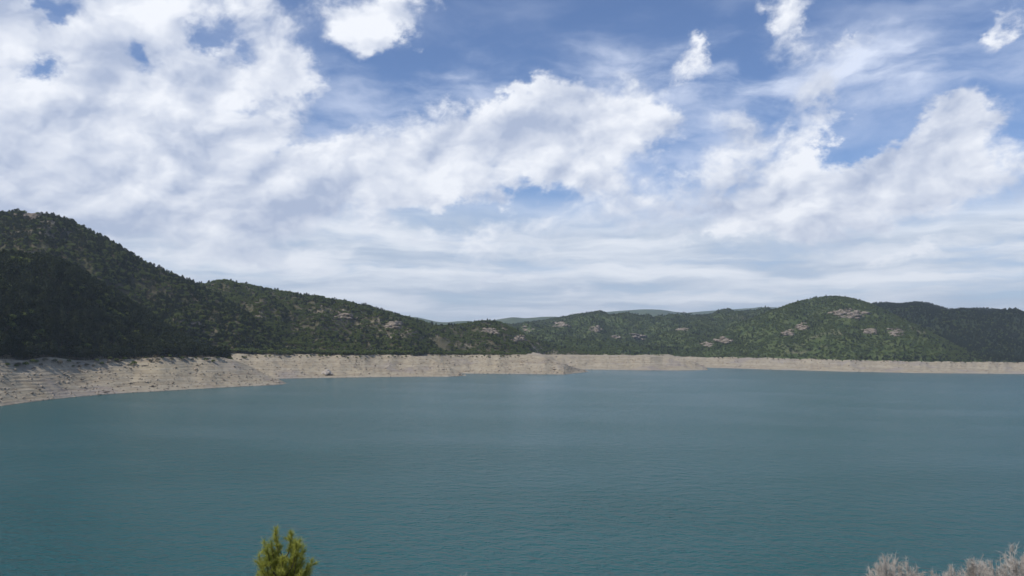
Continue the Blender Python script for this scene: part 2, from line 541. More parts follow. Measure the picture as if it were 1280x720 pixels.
bank('shore_bank', 'bare beige drawdown bank on the left, running out to a low point',
     [(-330, 560), (-160, 530), (-60, 515), (0, 508), (60, 500), (120, 494), (200, 489), (270, 485), (340, 481.5), (366, 480)],
     [(-330, 450), (-160, 449), (-60, 448), (0, 449), (30, 451), (60, 446), (90, 449), (140, 450), (200, 449), (270, 446), (290, 449), (305, 455), (330, 466), (345, 472.5), (366, 479.4)],
     [(-300, 55), (280, 62), (310, 55), (366, 12)], seed=1.0, col_m=0.8, edge=0.6, tip=85)
bank('shore_bank', 'bare beige bank behind the low left point, with a pale scree at its foot',
     [(235, 474.5), (345, 473.6), (400, 472.6), (440, 472), (520, 471), (560, 471), (583, 470)],
     [(235, 442), (280, 442.5), (350, 443.5), (400, 444), (510, 444), (540, 449), (562, 459), (583, 469.4)],
     [(235, 80), (540, 80), (583, 15)], seed=2.0, edge=0.5, tip=45)
bank('shore_bank', 'bare beige bank stretch in the middle of the far shore',
     [(520, 468.5), (577, 467), (640, 467.6), (705, 468.2), (725, 466), (740, 464.6)],
     [(520, 443.5), (600, 444), (665, 444.8), (688, 449), (708, 456), (725, 461), (740, 464)],
     [(520, 90), (660, 95), (740, 30)], seed=3.0, edge=0.5, tip=50)
bank('shore_bank', 'thin bare bank stretch right of the middle point of the far shore',
     [(630, 462.4), (735, 462), (800, 463), (850, 463.2), (888, 462.6)],
     [(630, 444.3), (760, 445.5), (820, 446), (850, 447), (868, 452), (880, 458), (888, 462)],
     [(630, 110), (850, 100), (888, 20)], seed=4.0, edge=0.6, tip=45)
bank('shore_bank', 'long pale bare bank along the right end of the far shore',
     [(840, 458.8), (885, 459.6), (960, 462), (1050, 464.5), (1150, 466.5), (1280, 467.6), (1480, 470), (1700, 475)],
     [(840, 445.5), (890, 446.5), (960, 447.5), (1050, 450), (1150, 452), (1280, 453), (1480, 456), (1700, 460)],
     [(840, 110), (1700, 100)], seed=5.0, edge=0.7, col_m=1.8)

HILLS = {}


def hill(name, label, ridge, ridge_r, foot, back, tree_h, mat, col_m=6.0, nrow=60, spur=12.0, seed=0.0, power=1.15, kind='structure', rough=1.0, shores=(2.0, 3.0, 4.0, 5.0)):
    """ridge: (px, py) skyline; ridge_r: (px, metres); foot: (px, metres, z)."""
    ra = np.array([az_slope(*p) for p in ridge])
    az0, az1 = ra[0, 0], ra[-1, 0]
    rr_az = [az_slope(p, 420)[0] for p, _ in ridge_r]; rr_v = [q for _, q in ridge_r]
    nc = max(40, int((az1 - az0) * np.mean(rr_v) / col_m))
    az = np.linspace(az0, az1, nc)
    sl = smooth1(np.interp(az, ra[:, 0], ra[:, 1]), max(1, nc // 110))
    R = smooth1(np.interp(az, rr_az, rr_v), max(2, nc // 40))
    f_az = [az_slope(p, 420)[0] for p, _, _ in foot]
    RF = smooth1(np.interp(az, f_az, [q for _, q, _ in foot]), max(2, nc // 60))
    ZF = np.interp(az, f_az, [q for _, _, q in foot])
    env = np.zeros(nc); zen = np.zeros(nc)
    for b_ in shores:
        V_, t_, az_, rb_, zb_ = BANKS[b_]
        ins = (az >= az_[0]) & (az <= az_[-1])
        rbi = np.interp(az, az_, rb_); zbi = np.interp(az, az_, zb_)
        up_ = ins & (rbi > env)
        zen = np.where(up_, zbi, zen); env = np.where(up_, rbi, env)
    near_ = (RF < env + 5) & (env > 0)
    ZF = np.where(near_, zen - 0.3, ZF); RF = np.where(near_, env + 5, RF)
    RF = smooth1(RF, 4)
    x_t = R * az
    ZR = EYE + R * sl - tree_h
    t = np.concatenate([np.linspace(0, 1, nrow), 1 + np.linspace(0.03, 1, nrow // 3)])
    T = t[None, :]
    r = np.where(T <= 1, RF[:, None] + T * (R - RF)[:, None], R[:, None] + (T - 1) * back)
    tt = np.clip(T, 0, 1)
    s = 0.5 * tt ** power + 0.5 * np.sin(tt * math.pi / 2)
    z = np.where(T <= 1, ZF[:, None] + (ZR - ZF)[:, None] * s, ZR[:, None] - (ZR - ZF + 6)[:, None] * (np.clip(T - 1, 0, 1) ** 1.6))
    X = r * np.sin(az)[:, None]; Y = r * np.cos(az)[:, None]
    hgt = np.clip((ZR - ZF) / 60, 0.02, 1.0)[:, None]
    msk = np.sin(np.clip(tt, 0, 1) * math.pi) ** 0.8 * (T <= 1)
    L = max(60.0, np.mean(rr_v) * 0.09)
    g = ridged(x_t[:, None] / L + seed + 0.35 * fbm(X / (2 * L), Y / (2 * L), 2), r / (3.2 * L) + seed, 3) - 0.55
    z = z + hgt * msk * spur * (g + 0.6 * fbm(X / (1.2 * L) + seed, Y / (1.2 * L), 3))
    z = z + rough * hgt * (0.25 + msk) * 1.6 * fbm(X / 22 + seed, Y / 22, 3)
    V = np.stack([X, Y, z], -1)
    me = mesh_np(name, V.reshape(-1, 3), grid_faces(nc, len(t)), mat, smooth=True)
    o = tag(obj(name, me), label, kind=kind)
    HILLS[seed] = dict(V=V, t=t, nrow=nrow, obj=o)
    return o


# near-left pine spur
hill('hill', 'near pine covered spur on the far left, in shade',
     [(-420, 405), (-200, 364), (-60, 330), (0, 314), (60, 318), (110, 342), (150, 366), (200, 400), (235, 421), (262, 436), (286, 446)],
     [(-420, 640), (0, 640), (60, 670), (150, 730), (230, 780), (300, 800)],
     [(-420, 425, 21), (0, 426, 20.5), (60, 445, 20), (140, 480, 20), (200, 530, 20), (270, 610, 19.5), (286, 640, 18)],
     260, 7.5, M_HILL, col_m=3.0, spur=7.0, seed=1.0, shores=(1.0,))
# the tall left hill
hill('hill', 'tall dark wooded hill on the left with a bald rocky top',
     [(-500, 330), (-260, 300), (-100, 275), (0, 263.5), (15, 263), (40, 261.5), (60, 265), (80, 271), (120, 290), (160, 314), (200, 334), (245, 353), (280, 372), (320, 397), (350, 420), (385, 444)],
     [(-500, 1120), (0, 1050), (245, 1000), (385, 930)],
     [(-500, 720, 26), (0, 720, 26), (150, 760, 24), (270, 800, 22), (340, 850, 20), (385, 870, 18)],
     420, 5.0, M_HILL, col_m=4.0, spur=13.0, seed=2.0, shores=(1.0, 2.0))
# second ridge going right
hill('hill', 'long wooded ridge descending from the left hill toward the lake centre',
     [(120, 345), (200, 350), (245, 354), (262, 353), (275, 349.5), (310, 353.5), (340, 359.5), (380, 366.5), (420, 376.5), (460, 381.5), (490, 388.5), (520, 397), (548, 405), (590, 425), (620, 444)],
     [(120, 1350), (340, 1260), (548, 1330), (620, 1340)],
     [(120, 830, 22), (350, 840, 20), (440, 850, 20), (560, 960, 20.5), (620, 1060, 20)],
     420, 5.0, M_HILL, col_m=4.5, spur=14.0, seed=3.0)
# small rounded hill
hill('hill', 'small rounded scrubby hill at the end of the left ridge',
     [(430, 440), (500, 420), (535, 408), (555, 404.5), (570, 403.5), (585, 402), (605, 399), (625, 403), (645, 410), (665, 421), (700, 431), (740, 438.5), (790, 444), (830, 446)],
     [(430, 1180), (605, 1280), (650, 1420), (700, 1500), (740, 1530), (830, 1580)],
     [(430, 860, 20), (560, 940, 20.5), (640, 1080, 20), (662, 1100, 20), (672, 1385, 20.5), (715, 1395, 20.5), (830, 1460, 19.5)],
     300, 4.5, M_HILL, col_m=4.5, spur=10.0, seed=4.0, shores=(2.0, 3.0))
# far sliver ridges
hill('hill', 'faint blue ridge far behind the small rounded hill',
     [(440, 402), (500, 396), (520, 395.5), (548, 402), (600, 403), (625, 399), (640, 396), (655, 397.5), (690, 395.5), (720, 397), (780, 402), (850, 408)],
     [(440, 5200), (850, 5400)], [(440, 3900, 20), (850, 3900, 20)], 800, 3.0, M_FAR, col_m=22, nrow=40, spur=30.0, seed=5.0)
hill('hill', 'long flat blue-grey ridge on the skyline right of centre',
     [(640, 410), (700, 397), (745, 390.5), (775, 388), (805, 386), (825, 386.5), (845, 389.5), (860, 390.5), (880, 388.5), (905, 387), (940, 384.5), (960, 384), (1010, 386), (1100, 395)],
     [(640, 6200), (830, 6300), (850, 6900), (1100, 6900)], [(640, 4300, 20), (1100, 4300, 20)], 900, 3.0, M_FAR, col_m=24, nrow=40, spur=34.0, seed=6.0)
# middle-distance hills behind the centre
hill('hill', 'wide wooded hill with pale rock scars behind the far shore centre',
     [(560, 430), (630, 410), (655, 404), (690, 398), (725, 393), (745, 393), (780, 396.5), (830, 396.5), (860, 394.5), (900, 390.5), (950, 387.5), (1000, 386), (1060, 392), (1120, 410)],
     [(560, 2700), (725, 2700), (850, 3000), (1120, 3000)],
     [(560, 1560, 20), (740, 1560, 20), (880, 1680, 20), (1120, 1900, 21)], 700, 4.5, M_FAR, col_m=9.0, nrow=70, spur=26.0, seed=7.0)
# right conical hill
hill('hill', 'rounded green hill on the right with a pale cliff near its top',
     [(820, 444), (860, 434), (890, 420), (930, 401), (960, 389), (990, 377.5), (1020, 370), (1040, 368.5), (1060, 370.5), (1085, 377), (1110, 388), (1150, 407), (1190, 427), (1235, 449)],
     [(820, 1850), (1040, 2050), (1235, 1700)],
     [(820, 1700, 20), (885, 1640, 20), (960, 1560, 20), (1050, 1490, 20), (1150, 1440, 19.5), (1235, 1440, 19)],
     650, 4.5, M_FAR, col_m=7.0, nrow=70, spur=15.0, seed=8.0)
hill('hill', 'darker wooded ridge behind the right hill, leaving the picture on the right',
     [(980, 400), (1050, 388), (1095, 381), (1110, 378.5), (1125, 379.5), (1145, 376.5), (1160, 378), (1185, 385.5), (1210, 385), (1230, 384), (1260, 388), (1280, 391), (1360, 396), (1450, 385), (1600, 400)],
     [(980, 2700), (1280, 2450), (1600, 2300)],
     [(980, 1650, 20), (1150, 1480, 20), (1280, 1440, 20), (1600, 1440, 20)], 600, 5.0, M_SHADE_WOOD, col_m=8.5, nrow=60, spur=26.0, seed=9.0)


def on_hill(seed, cx, cy):
    h = HILLS[seed]; V = h['V'][:, :h['nrow']]
    ux, uy = project(V.reshape(-1, 3))
    k = int(np.argmin((ux - cx) ** 2 + (uy - cy) ** 2))
    return V.reshape(-1, 3)[k].copy()


def on_bank(seed, cx, cy):
    V, t = BANKS[seed][0], BANKS[seed][1]
    ux, uy = project(V.reshape(-1, 3))
    k = int(np.argmin((ux - cx) ** 2 + (uy - cy) ** 2))
    return V.reshape(-1, 3)[k].copy()


# near slope under the camera, falling to the water
def near_slope():
    xs = np.linspace(-90, 90, 181); ys = np.concatenate([np.linspace(-30, 2, 20), np.linspace(2.6, 75, 110)])
    X, Y = np.meshgrid(xs, ys, indexing='ij')
    z = np.interp(Y, [-30, 1.0, 2.2, 10, 20, 40, 62, 75], [28.4, 28.3, 28.0, 25.2, 20.8, 10.5, -1.5, -7])
    z = z + np.clip((Y - 3) / 12, 0, 1) * (0.9 * fbm(X / 9, Y / 9, 3) + 0.22 * fbm(X / 1.7, Y / 1.7, 3)) + 0.03 * fbm(X, Y, 2)
    V = np.stack([X, Y, z], -1)
    tag(obj('near_slope', mesh_np('near_slope', V.reshape(-1, 3), grid_faces(len(xs), len(ys)), M_SOIL, True)), kind='structure')
    return V


NEAR = near_slope()


def near_z(x, y):
    P_ = NEAR.reshape(-1, 3)
    return float(P_[np.argmin((P_[:, 0] - x) ** 2 + (P_[:, 1] - y) ** 2), 2])


# ----------------------------------------------------------------------------------------------
# trees: shared crowns and trunks
# ----------------------------------------------------------------------------------------------
def leaf_cloud(centres, radii, n_each, size, rs, flat=0.0, up=0.0):
    """Small leaf-clump quads spread through ellipsoidal clumps."""
    vs = []
    for (c0, r0) in zip(centres, radii):
        d = rs.normal(size=(n_each, 3)); d /= np.linalg.norm(d, axis=1)[:, None]
        p = c0 + d * r0 * (rs.uniform(0.35, 1.0, (n_each, 1)) ** 0.5)
        nrm = d + rs.normal(size=(n_each, 3)) * 0.55; nrm[:, 2] += up
        nrm /= np.linalg.norm(nrm, axis=1)[:, None]
        a = np.cross(nrm, rs.normal(size=(n_each, 3))); a /= np.linalg.norm(a, axis=1)[:, None]
        b = np.cross(nrm, a)
        s = size * rs.uniform(0.6, 1.4, (n_each, 1))
        w = s * rs.uniform(0.5, 0.9, (n_each, 1))
        vs.append(np.stack([p - a * s, p + b * w, p + a * s, p - b * w], 1))
    vs = np.concatenate(vs).reshape(-1, 3)
    return vs, np.arange(len(vs)).reshape(-1, 4)


def pine_crown(i):
    rs = np.random.default_rng(100 + i)
    C, Rr = [], []
    lean = rs.normal(size=2) * 0.03
    for k in range(17):
        h = 0.30 + 0.66 * (k / 16.0)
        w = 0.26 * (1.08 - ((h - 0.30) / 0.70) ** 2.6) * rs.uniform(0.75, 1.15)
        a = k * 2.4 + rs.uniform(-.4, .4)
        C.append((math.cos(a) * w * 0.65 + lean[0] * h, math.sin(a) * w * 0.65 + lean[1] * h, h))
        q = 0.075 + w * 0.45
        Rr.append((q, q, q * 0.75))
    v_, f_ = leaf_cloud(np.array(C), np.array(Rr), 16, 0.052, rs, up=0.4)
    return mesh_np('pine_crown', v_, f_, M_PINE)


def oak_crown(i, mat):
    rs = np.random.default_rng(200 + i)
    C, Rr = [], []
    for k in range(15):
        d = rs.normal(size=3); d /= np.linalg.norm(d); d[2] = abs(d[2]) * 0.9 - 0.15
        q = rs.uniform(0.16, 0.26)
        C.append((d[0] * 0.36, d[1] * 0.36, 0.50 + d[2] * 0.34)); Rr.append((q, q, q * 0.85))
    v_, f_ = leaf_cloud(np.array(C), np.array(Rr), 16, 0.085, rs, up=0.3)
    v_[:, 2] = np.maximum(v_[:, 2], 0.03)
    return mesh_np('oak_crown', v_, f_, mat)


def tube(pts, radii, n=6):
    pts = np.asarray(pts, float); V, Fc = [], []
    up = np.array([0.3, 0.9, 0.2])
    for i, p in enumerate(pts):
        d = pts[min(i + 1, len(pts) - 1)] - pts[max(i - 1, 0)]; d /= np.linalg.norm(d) + 1e-9
        a = np.cross(d, up); a /= np.linalg.norm(a) + 1e-9; b = np.cross(d, a)
        for k in range(n):
            th = 2 * math.pi * k / n
            V.append(p + radii[i] * (math.cos(th) * a + math.sin(th) * b))
    for i in range(len(pts) - 1):
        for k in range(n):
            Fc.append((i * n + k, i * n + (k + 1) % n, (i + 1) * n + (k + 1) % n, (i + 1) * n + k))
    return np.array(V), np.array(Fc)


def join(parts):
    vs, fs, o = [], [], 0
    for a, b in parts:
        vs.append(a); fs.append(np.asarray(b) + o); o += len(a)
    return np.concatenate(vs), np.concatenate(fs)


def trunk_mesh(i, top, mat=M_BARK):
    rs = np.random.default_rng(300 + i)
    pts = [(rs.normal() * .008 * k, rs.normal() * .008 * k, top * k / 5 - 0.03) for k in range(6)]
    parts = [tube(pts, np.linspace(0.022, 0.006, 6))]
    for k in range(5):
        h = top * rs.uniform(0.35, 0.8); a = rs.uniform(0, 6.28)
        parts.append(tube([(0, 0, h), (math.cos(a) * .1, math.sin(a) * .1, h + .06), (math.cos(a) * .17, math.sin(a) * .17, h + .13)], [.008, .006, .003], 4))
    v_, f_ = join(parts)
    return mesh_np('trunk', v_, f_, mat)


PINES = [pine_crown(i) for i in range(6)]
OAKS = [oak_crown(i, M_OAK) for i in range(5)]
DRYS = [oak_crown(10 + i, M_DRY) for i in range(2)]
P_TRUNKS = [trunk_mesh(i, 0.9) for i in range(3)]
O_TRUNKS = [trunk_mesh(5 + i, 0.6) for i in range(3)]

# full small trees used as building blocks of the woods (trunk and crown in one)
LIB = bpy.data.collections.new('wood_library')


def lib_tree(k, crown, trunk):
    me = crown.copy()
    n0 = len(me.vertices)
    v1 = np.empty(n0 * 3, np.float32); me.vertices.foreach_get('co', v1)
    t_v = np.empty(len(trunk.vertices) * 3, np.float32); trunk.vertices.foreach_get('co', t_v)
    f1 = np.arange(n0).reshape(-1, 4)
    f2 = np.array([p.vertices[:] for p in trunk.polygons])
    V_, Fc_ = join([(v1.reshape(-1, 3), f1), (t_v.reshape(-1, 3), f2)])
    m2 = mesh_np('wood_tree', V_, Fc_, crown.materials[0])
    m2.materials.append(M_BARK)
    mi = np.zeros(len(Fc_), np.int32); mi[len(f1):] = 1
    m2.polygons.foreach_set('material_index', mi)
    o = bpy.data.objects.new('t%02d' % k, m2)
    LIB.objects.link(o)


for k in range(6): lib_tree(k, PINES[k], P_TRUNKS[k % 3])
for k in range(5): lib_tree(6 + k, OAKS[k], O_TRUNKS[k % 3])
for k in range(2): lib_tree(11 + k, DRYS[k], O_TRUNKS[k])

_ng = bpy.data.node_groups.new('wood_scatter', 'GeometryNodeTree')
_ng.interface.new_socket('Geometry', in_out='INPUT', socket_type='NodeSocketGeometry')
_ng.interface.new_socket('Geometry', in_out='OUTPUT', socket_type='NodeSocketGeometry')
_gi = _ng.nodes.new('NodeGroupInput'); _go = _ng.nodes.new('NodeGroupOutput')
_iop = _ng.nodes.new('GeometryNodeInstanceOnPoints')
_ci = _ng.nodes.new('GeometryNodeCollectionInfo')
_ci.inputs['Collection'].default_value = LIB
_ci.inputs['Separate Children'].default_value = True
_ci.inputs['Reset Children'].default_value = True


def _attr(nm, tp):
    a = _ng.nodes.new('GeometryNodeInputNamedAttribute'); a.data_type = tp; a.inputs['Name'].default_value = nm
    return a.outputs['Attribute']


_ng.links.new(_gi.outputs[0], _iop.inputs['Points'])
_ng.links.new(_ci.outputs[0], _iop.inputs['Instance'])
_iop.inputs['Pick Instance'].default_value = True
_ng.links.new(_attr('kind_index', 'INT'), _iop.inputs['Instance Index'])
_ng.links.new(_attr('turn', 'FLOAT_VECTOR'), _iop.inputs['Rotation'])
_ng.links.new(_attr('size', 'FLOAT_VECTOR'), _iop.inputs['Scale'])
_ng.links.new(_iop.outputs[0], _go.inputs[0])


def wood(label, P_, kinds, hts, widths, rs):
    n_ = len(P_)
    me = bpy.data.meshes.new('woodland')
    me.vertices.add(n_); me.vertices.foreach_set('co', P_.astype(np.float32).ravel())
    a = me.attributes.new('kind_index', 'INT', 'POINT'); a.data.foreach_set('value', kinds.astype(np.int32))
    rot = np.zeros((n_, 3), np.float32); rot[:, 2] = rs.uniform(0, 6.28, n_); rot[:, 0] = rs.normal(size=n_) * 0.05
    a = me.attributes.new('turn', 'FLOAT_VECTOR', 'POINT'); a.data.foreach_set('vector', rot.ravel())
    sc = np.stack([widths, widths, hts], -1).astype(np.float32)
    a = me.attributes.new('size', 'FLOAT_VECTOR', 'POINT'); a.data.foreach_set('vector', sc.ravel())
    o = obj('woodland', me)
    md = o.modifiers.new('scatter', 'NODES'); md.node_group = _ng
    return tag(o, label, kind='stuff')


OUTCROPS = [  # hill seed, px, py, half-width px, half-height px, label
    (2.0, 40, 269, 17, 7, 'pale bald rock on the very top of the tall left hill'),
    (2.0, 246, 405, 7, 3, 'small pale clearing of rock on the lower left hillside'),
    (3.0, 432, 395, 14, 7, 'larger pale rock face on the left ridge, left of its neighbour'),
    (3.0, 493, 408, 11, 6, 'pale rock face near the low end of the left ridge'),
    (4.0, 614, 413, 11, 4, 'pale rocks just under the top of the small rounded hill'),
    (4.0, 648, 423, 10, 5, 'pale rock scar on the right flank of the small rounded hill'),
    (7.0, 659, 412, 8, 4, 'pale cliff at the left foot of the central hill, beside the small rounded hill'),
    (7.0, 703, 406, 9, 4, 'pale cliff below the left top of the central hill'),
    (7.0, 745, 412, 4, 4, 'narrow pale rock scar low on the central hill'),
    (7.0, 769, 421, 6, 3, 'pale rock patch low on the central hill, left of the long scar'),
    (7.0, 797, 420, 8, 5, 'slanting pale scar low in the middle of the central hill'),
    (7.0, 852, 411, 8, 3, 'reddish pale rock high on the right part of the central hill'),
    (8.0, 886, 430, 7, 3, 'small pale rock low at the left foot of the right hill, lowest of all'),
    (8.0, 906, 425, 10, 4, 'pale rock band low on the left foot of the right hill'),
    (8.0, 984, 416, 9, 4, 'pale rock streak on the left flank of the right hill, lower of two'),
    (8.0, 1003, 408, 9, 4, 'pale rock streak on the left flank of the right hill, upper of two'),
    (8.0, 1062, 392, 24, 6, 'large pale reddish cliff just under the top of the right hill'),
    (8.0, 1086, 414, 12, 4, 'pale rock patch on the middle of the right hill'),
    (8.0, 1118, 415, 9, 6, 'pale rock patch on the right flank of the right hill'),
]
out_pts = []
for s_, cx, cy, hw, hh, lb in OUTCROPS:
    c0 = on_hill(s_, cx, cy)
    out_pts.append((s_, cx, cy, hw, hh, lb, c0))


def scatter(seed, spacing, ht, label, mixk, tmax=1.08, clear=0.0, rs_seed=0, px_lim=(-120, 1400), skip_front=0.0):
    """mixk: probabilities of (pine, oak, dry)."""
    rs = np.random.default_rng(500 + rs_seed)
    h = HILLS[seed]; V, t = h['V'], h['t']
    a = V[1:, :-1] - V[:-1, :-1]; b = V[:-1, 1:] - V[:-1, :-1]
    area = np.linalg.norm(np.cross(a, b), axis=-1)
    area = area * (t[None, :-1] < tmax)
    ux, _ = project(V[:-1, :-1].reshape(-1, 3)); ux = ux.reshape(area.shape)
    area = area * ((ux > px_lim[0]) & (ux < px_lim[1]))
    n_ = int(area.sum() / spacing ** 2)
    k = rs.choice(area.size, n_, p=(area / area.sum()).ravel())
    i, j = np.unravel_index(k, area.shape)
    u1, u2 = rs.uniform(size=(2, n_, 1))
    P_ = V[i, j] + u1 * a[i, j] + u2 * b[i, j]
    keep = np.ones(n_, bool)
    if clear > 0:
        nz = fbm(P_[:, 0] / 70 + seed, P_[:, 1] / 70, 4) + 0.35 * rs.normal(size=n_)
        keep &= nz > -1.2 + clear
    qx, qy = project(P_)
    for s_, cx, cy, hw, hh, lb, c0 in out_pts:
        if s_ == seed:
            keep &= ~(((qx - cx) / (hw * 0.95)) ** 2 + ((qy - 2.0 - cy) / (hh * 1.15)) ** 2 < rs.uniform(0.15, 1.0, n_))
    if skip_front:
        keep &= t[j] > skip_front
    P_ = P_[keep]; n_ = len(P_)
    pr = np.cumsum(mixk); u = rs.uniform(size=n_)
    patchy = fbm(P_[:, 0] / 45 + 3 * seed, P_[:, 1] / 45, 3) * 0.25
    u = np.clip(u + patchy, 0, 0.999)
    kinds = np.where(u < pr[0], rs.integers(0, 6, n_), np.where(u < pr[1], rs.integers(6, 11, n_), rs.integers(11, 13, n_)))
    H_ = ht * rs.uniform(0.6, 1.3, n_)
    H_ = np.where(kinds < 6, H_ * 1.25, H_ * np.where(kinds > 10, 0.5, 0.9))
    W_ = np.where(kinds < 6, H_ * rs.uniform(0.8, 1.15, n_), H_ * rs.uniform(0.95, 1.4, n_))
    P_[:, 2] -= 0.15
    return wood(label, P_, kinds, H_, W_, rs)


scatter(1.0, 3.1, 6.2, 'dark shaded pine wood covering the near left spur', (0.85, 0.98, 1.0), rs_seed=1, skip_front=0.05)
scatter(2.0, 3.6, 4.6, 'dark mixed wood covering the tall left hill', (0.50, 0.95, 1.0), clear=0.45, rs_seed=2)
scatter(3.0, 4.2, 4.4, 'green oak and pine wood on the long left ridge', (0.14, 0.84, 1.0), clear=0.8, rs_seed=3)
scatter(4.0, 4.2, 4.2, 'patchy green scrub wood on the small rounded hill', (0.08, 0.80, 1.0), clear=0.9, rs_seed=4)
scatter(7.0, 6.3, 4.6, 'wood covering the wide central hill', (0.18, 0.95, 1.0), clear=0.3, rs_seed=7)
scatter(8.0, 5.0, 4.1, 'green wood covering the rounded right hill', (0.08, 0.92, 1.0), clear=0.6, rs_seed=8)
scatter(9.0, 5.4, 4.8, 'dark wood covering the ridge behind the right hill', (0.85, 1.0, 1.0), clear=0.0, rs_seed=9)  # pine-heavy mix adds to the cloud shade painted into this ridge


# rows of single trees along the upper edge of the banks: each a tree of its own
def tree_row(bseed, px0, px1, n_, kind, ht, label, group, rs_seed, depth=(0.5, 12.0)):
    rs = np.random.default_rng(800 + rs_seed)
    V, t, az, rb, zb = BANKS[bseed]
    ux, _ = project(V[:, 63])
    ks = np.where((ux > px0) & (ux < px1))[0]
    for q in range(n_):
        k = ks[int((q + rs.uniform(0.1, 0.9)) / n_ * len(ks)) % len(ks)]
        off = rs.uniform(*depth)
        r = rb[k] + off
        j = int(np.argmin(np.abs(np.hypot(V[k, :, 0], V[k, :, 1]) - r)))
        p = V[k, j]
        x, y = r * math.sin(az[k]), r * math.cos(az[k])
        H_ = ht * rs.uniform(0.65, 1.3)
        e = empty({'pine': 'pine_tree', 'oak': 'oak_tree', 'bush': 'bush'}[kind], (x, y, float(p[2]) - 0.1))
        e.rotation_euler.z = rs.uniform(0, 6.28)
        w = H_ * (rs.uniform(0.75, 1.1) if kind == 'pine' else rs.uniform(0.95, 1.35))
        e.scale = (w, w, H_)
        if kind == 'pine':
            obj('crown', PINES[rs.integers(6)], e); obj('trunk', P_TRUNKS[rs.integers(3)], e)
        else:
            obj('crown', DRYS[rs.integers(2)] if kind == 'bush' and rs.uniform() < 0.4 else OAKS[rs.integers(5)], e); obj('trunk', O_TRUNKS[rs.integers(3)], e)
        tag(e, label, 'bush' if kind == 'bush' else 'tree', group)


tree_row(1.0, -5, 268, 120, 'pine', 8.0, 'dark shaded pine at the edge of the wood above the left bare bank', 'pines along the top of the left bank', 1)
tree_row(2.0, 285, 375, 34, 'oak', 5.5, 'dark rounded tree above the inlet behind the low left point', 'trees above the inlet', 2)
tree_row(2.0, 375, 512, 60, 'oak', 5.0, 'green rounded tree at the top of the bare bank below the left ridge', 'trees along the top of the left middle bank', 3)
tree_row(3.0, 512, 650, 50, 'oak', 4.2, 'green rounded tree at the top of the bare bank below the small rounded hill', 'trees along the top of the middle bank', 4)

tree_row(1.0, -5, 275, 46, 'bush', 2.6, 'low bush strayed onto the upper edge of the left bare bank', 'bushes on the upper left bank', 5, (-11.0, 0.5))
tree_row(2.0, 300, 515, 44, 'bush', 2.4, 'low bush strayed onto the upper edge of the bank below the left ridge', 'bushes on the upper left middle bank', 6, (-12.0, 0.5))
tree_row(3.0, 512, 650, 28, 'bush', 2.4, 'low bush strayed onto the upper edge of the middle bank', 'bushes on the upper middle bank', 7, (-12.0, 0.5))
tree_row(5.0, 890, 1285, 60, 'bush', 3.0, 'low bush on the upper edge of the long right bank', 'bushes on the upper right bank', 8, (-12.0, 2.0))

# ----------------------------------------------------------------------------------------------
# rocks
# ----------------------------------------------------------------------------------------------
_ico = np.array([(0, 0, -1), (.72, -.53, -.45), (-.28, -.85, -.45), (-.89, 0, -.45), (-.28, .85, -.45), (.72, .53, -.45),
                 (.28, -.85, .45), (-.72, -.53, .45), (-.72, .53, .45), (.28, .85, .45), (.89, 0, .45), (0, 0, 1)])
_icf = np.array([(0, 2, 1), (1, 5, 0), (0, 3, 2), (0, 4, 3), (0, 5, 4), (1, 10, 5), (2, 6, 1), (3, 7, 2), (4, 8, 3), (5, 9, 4),
                 (1, 6, 10), (2, 7, 6), (3, 8, 7), (4, 9, 8), (5, 10, 9), (6, 11, 10), (7, 11, 6), (8, 11, 7), (9, 11, 8), (10, 11, 9)])


def rock(rs, c, s):
    v_ = _ico * (1 + 0.30 * rs.normal(size=(12, 1)).clip(-1.5, 1.5)) * np.asarray(s)
    a = rs.uniform(0, 6.28); ca, sa = math.cos(a), math.sin(a)
    v_ = v_ @ np.array([[ca, -sa, 0], [sa, ca, 0], [0, 0, 1]])
    return v_ + np.asarray(c), _icf


for q, (s_, cx, cy, hw, hh, lb, c0) in enumerate(out_pts):
    rs = np.random.default_rng(900 + q)
    h = HILLS[s_]; V = h['V'][:, :h['nrow']].reshape(-1, 3)
    ux, uy = project(V)
    d2 = ((ux - cx) / hw) ** 2 + ((uy - cy) / hh) ** 2
    dist = math.hypot(c0[0], c0[1]); m_px = dist / FPX
    tilt_n = fbm(ux / 7.0 + q, uy / 2.5, 3)
    idx = np.where(d2 + 0.75 * tilt_n < 0.72)[0]
    if len(idx) < 8: idx = np.argsort(d2)[:8]
    nR = int(30 + hw * hh * 0.9)
    pick = rs.choice(idx, nR, replace=True)
    parts = []
    for i_ in pick:
        c_ = V[i_] - c0 + rs.normal(size=3) * np.array([1.5, 1.5, 0.15]) * m_px - np.array([0, 0, 0.5 * m_px])
        sz = m_px * rs.uniform(1.2, 3.0) * (1.35 if q == 7 else 1.9 if q == 3 else 1.0)
        parts.append(rock(rs, c_, (sz * 1.8, sz * 1.2, sz * 0.55)))
    v_, f_ = join(parts)
    o = obj('rock_outcrop', mesh_np('rock_outcrop', v_, f_, M_ROCK), loc=c0)
    tag(o, lb, 'rock outcrop', 'pale rock outcrops on the hills')

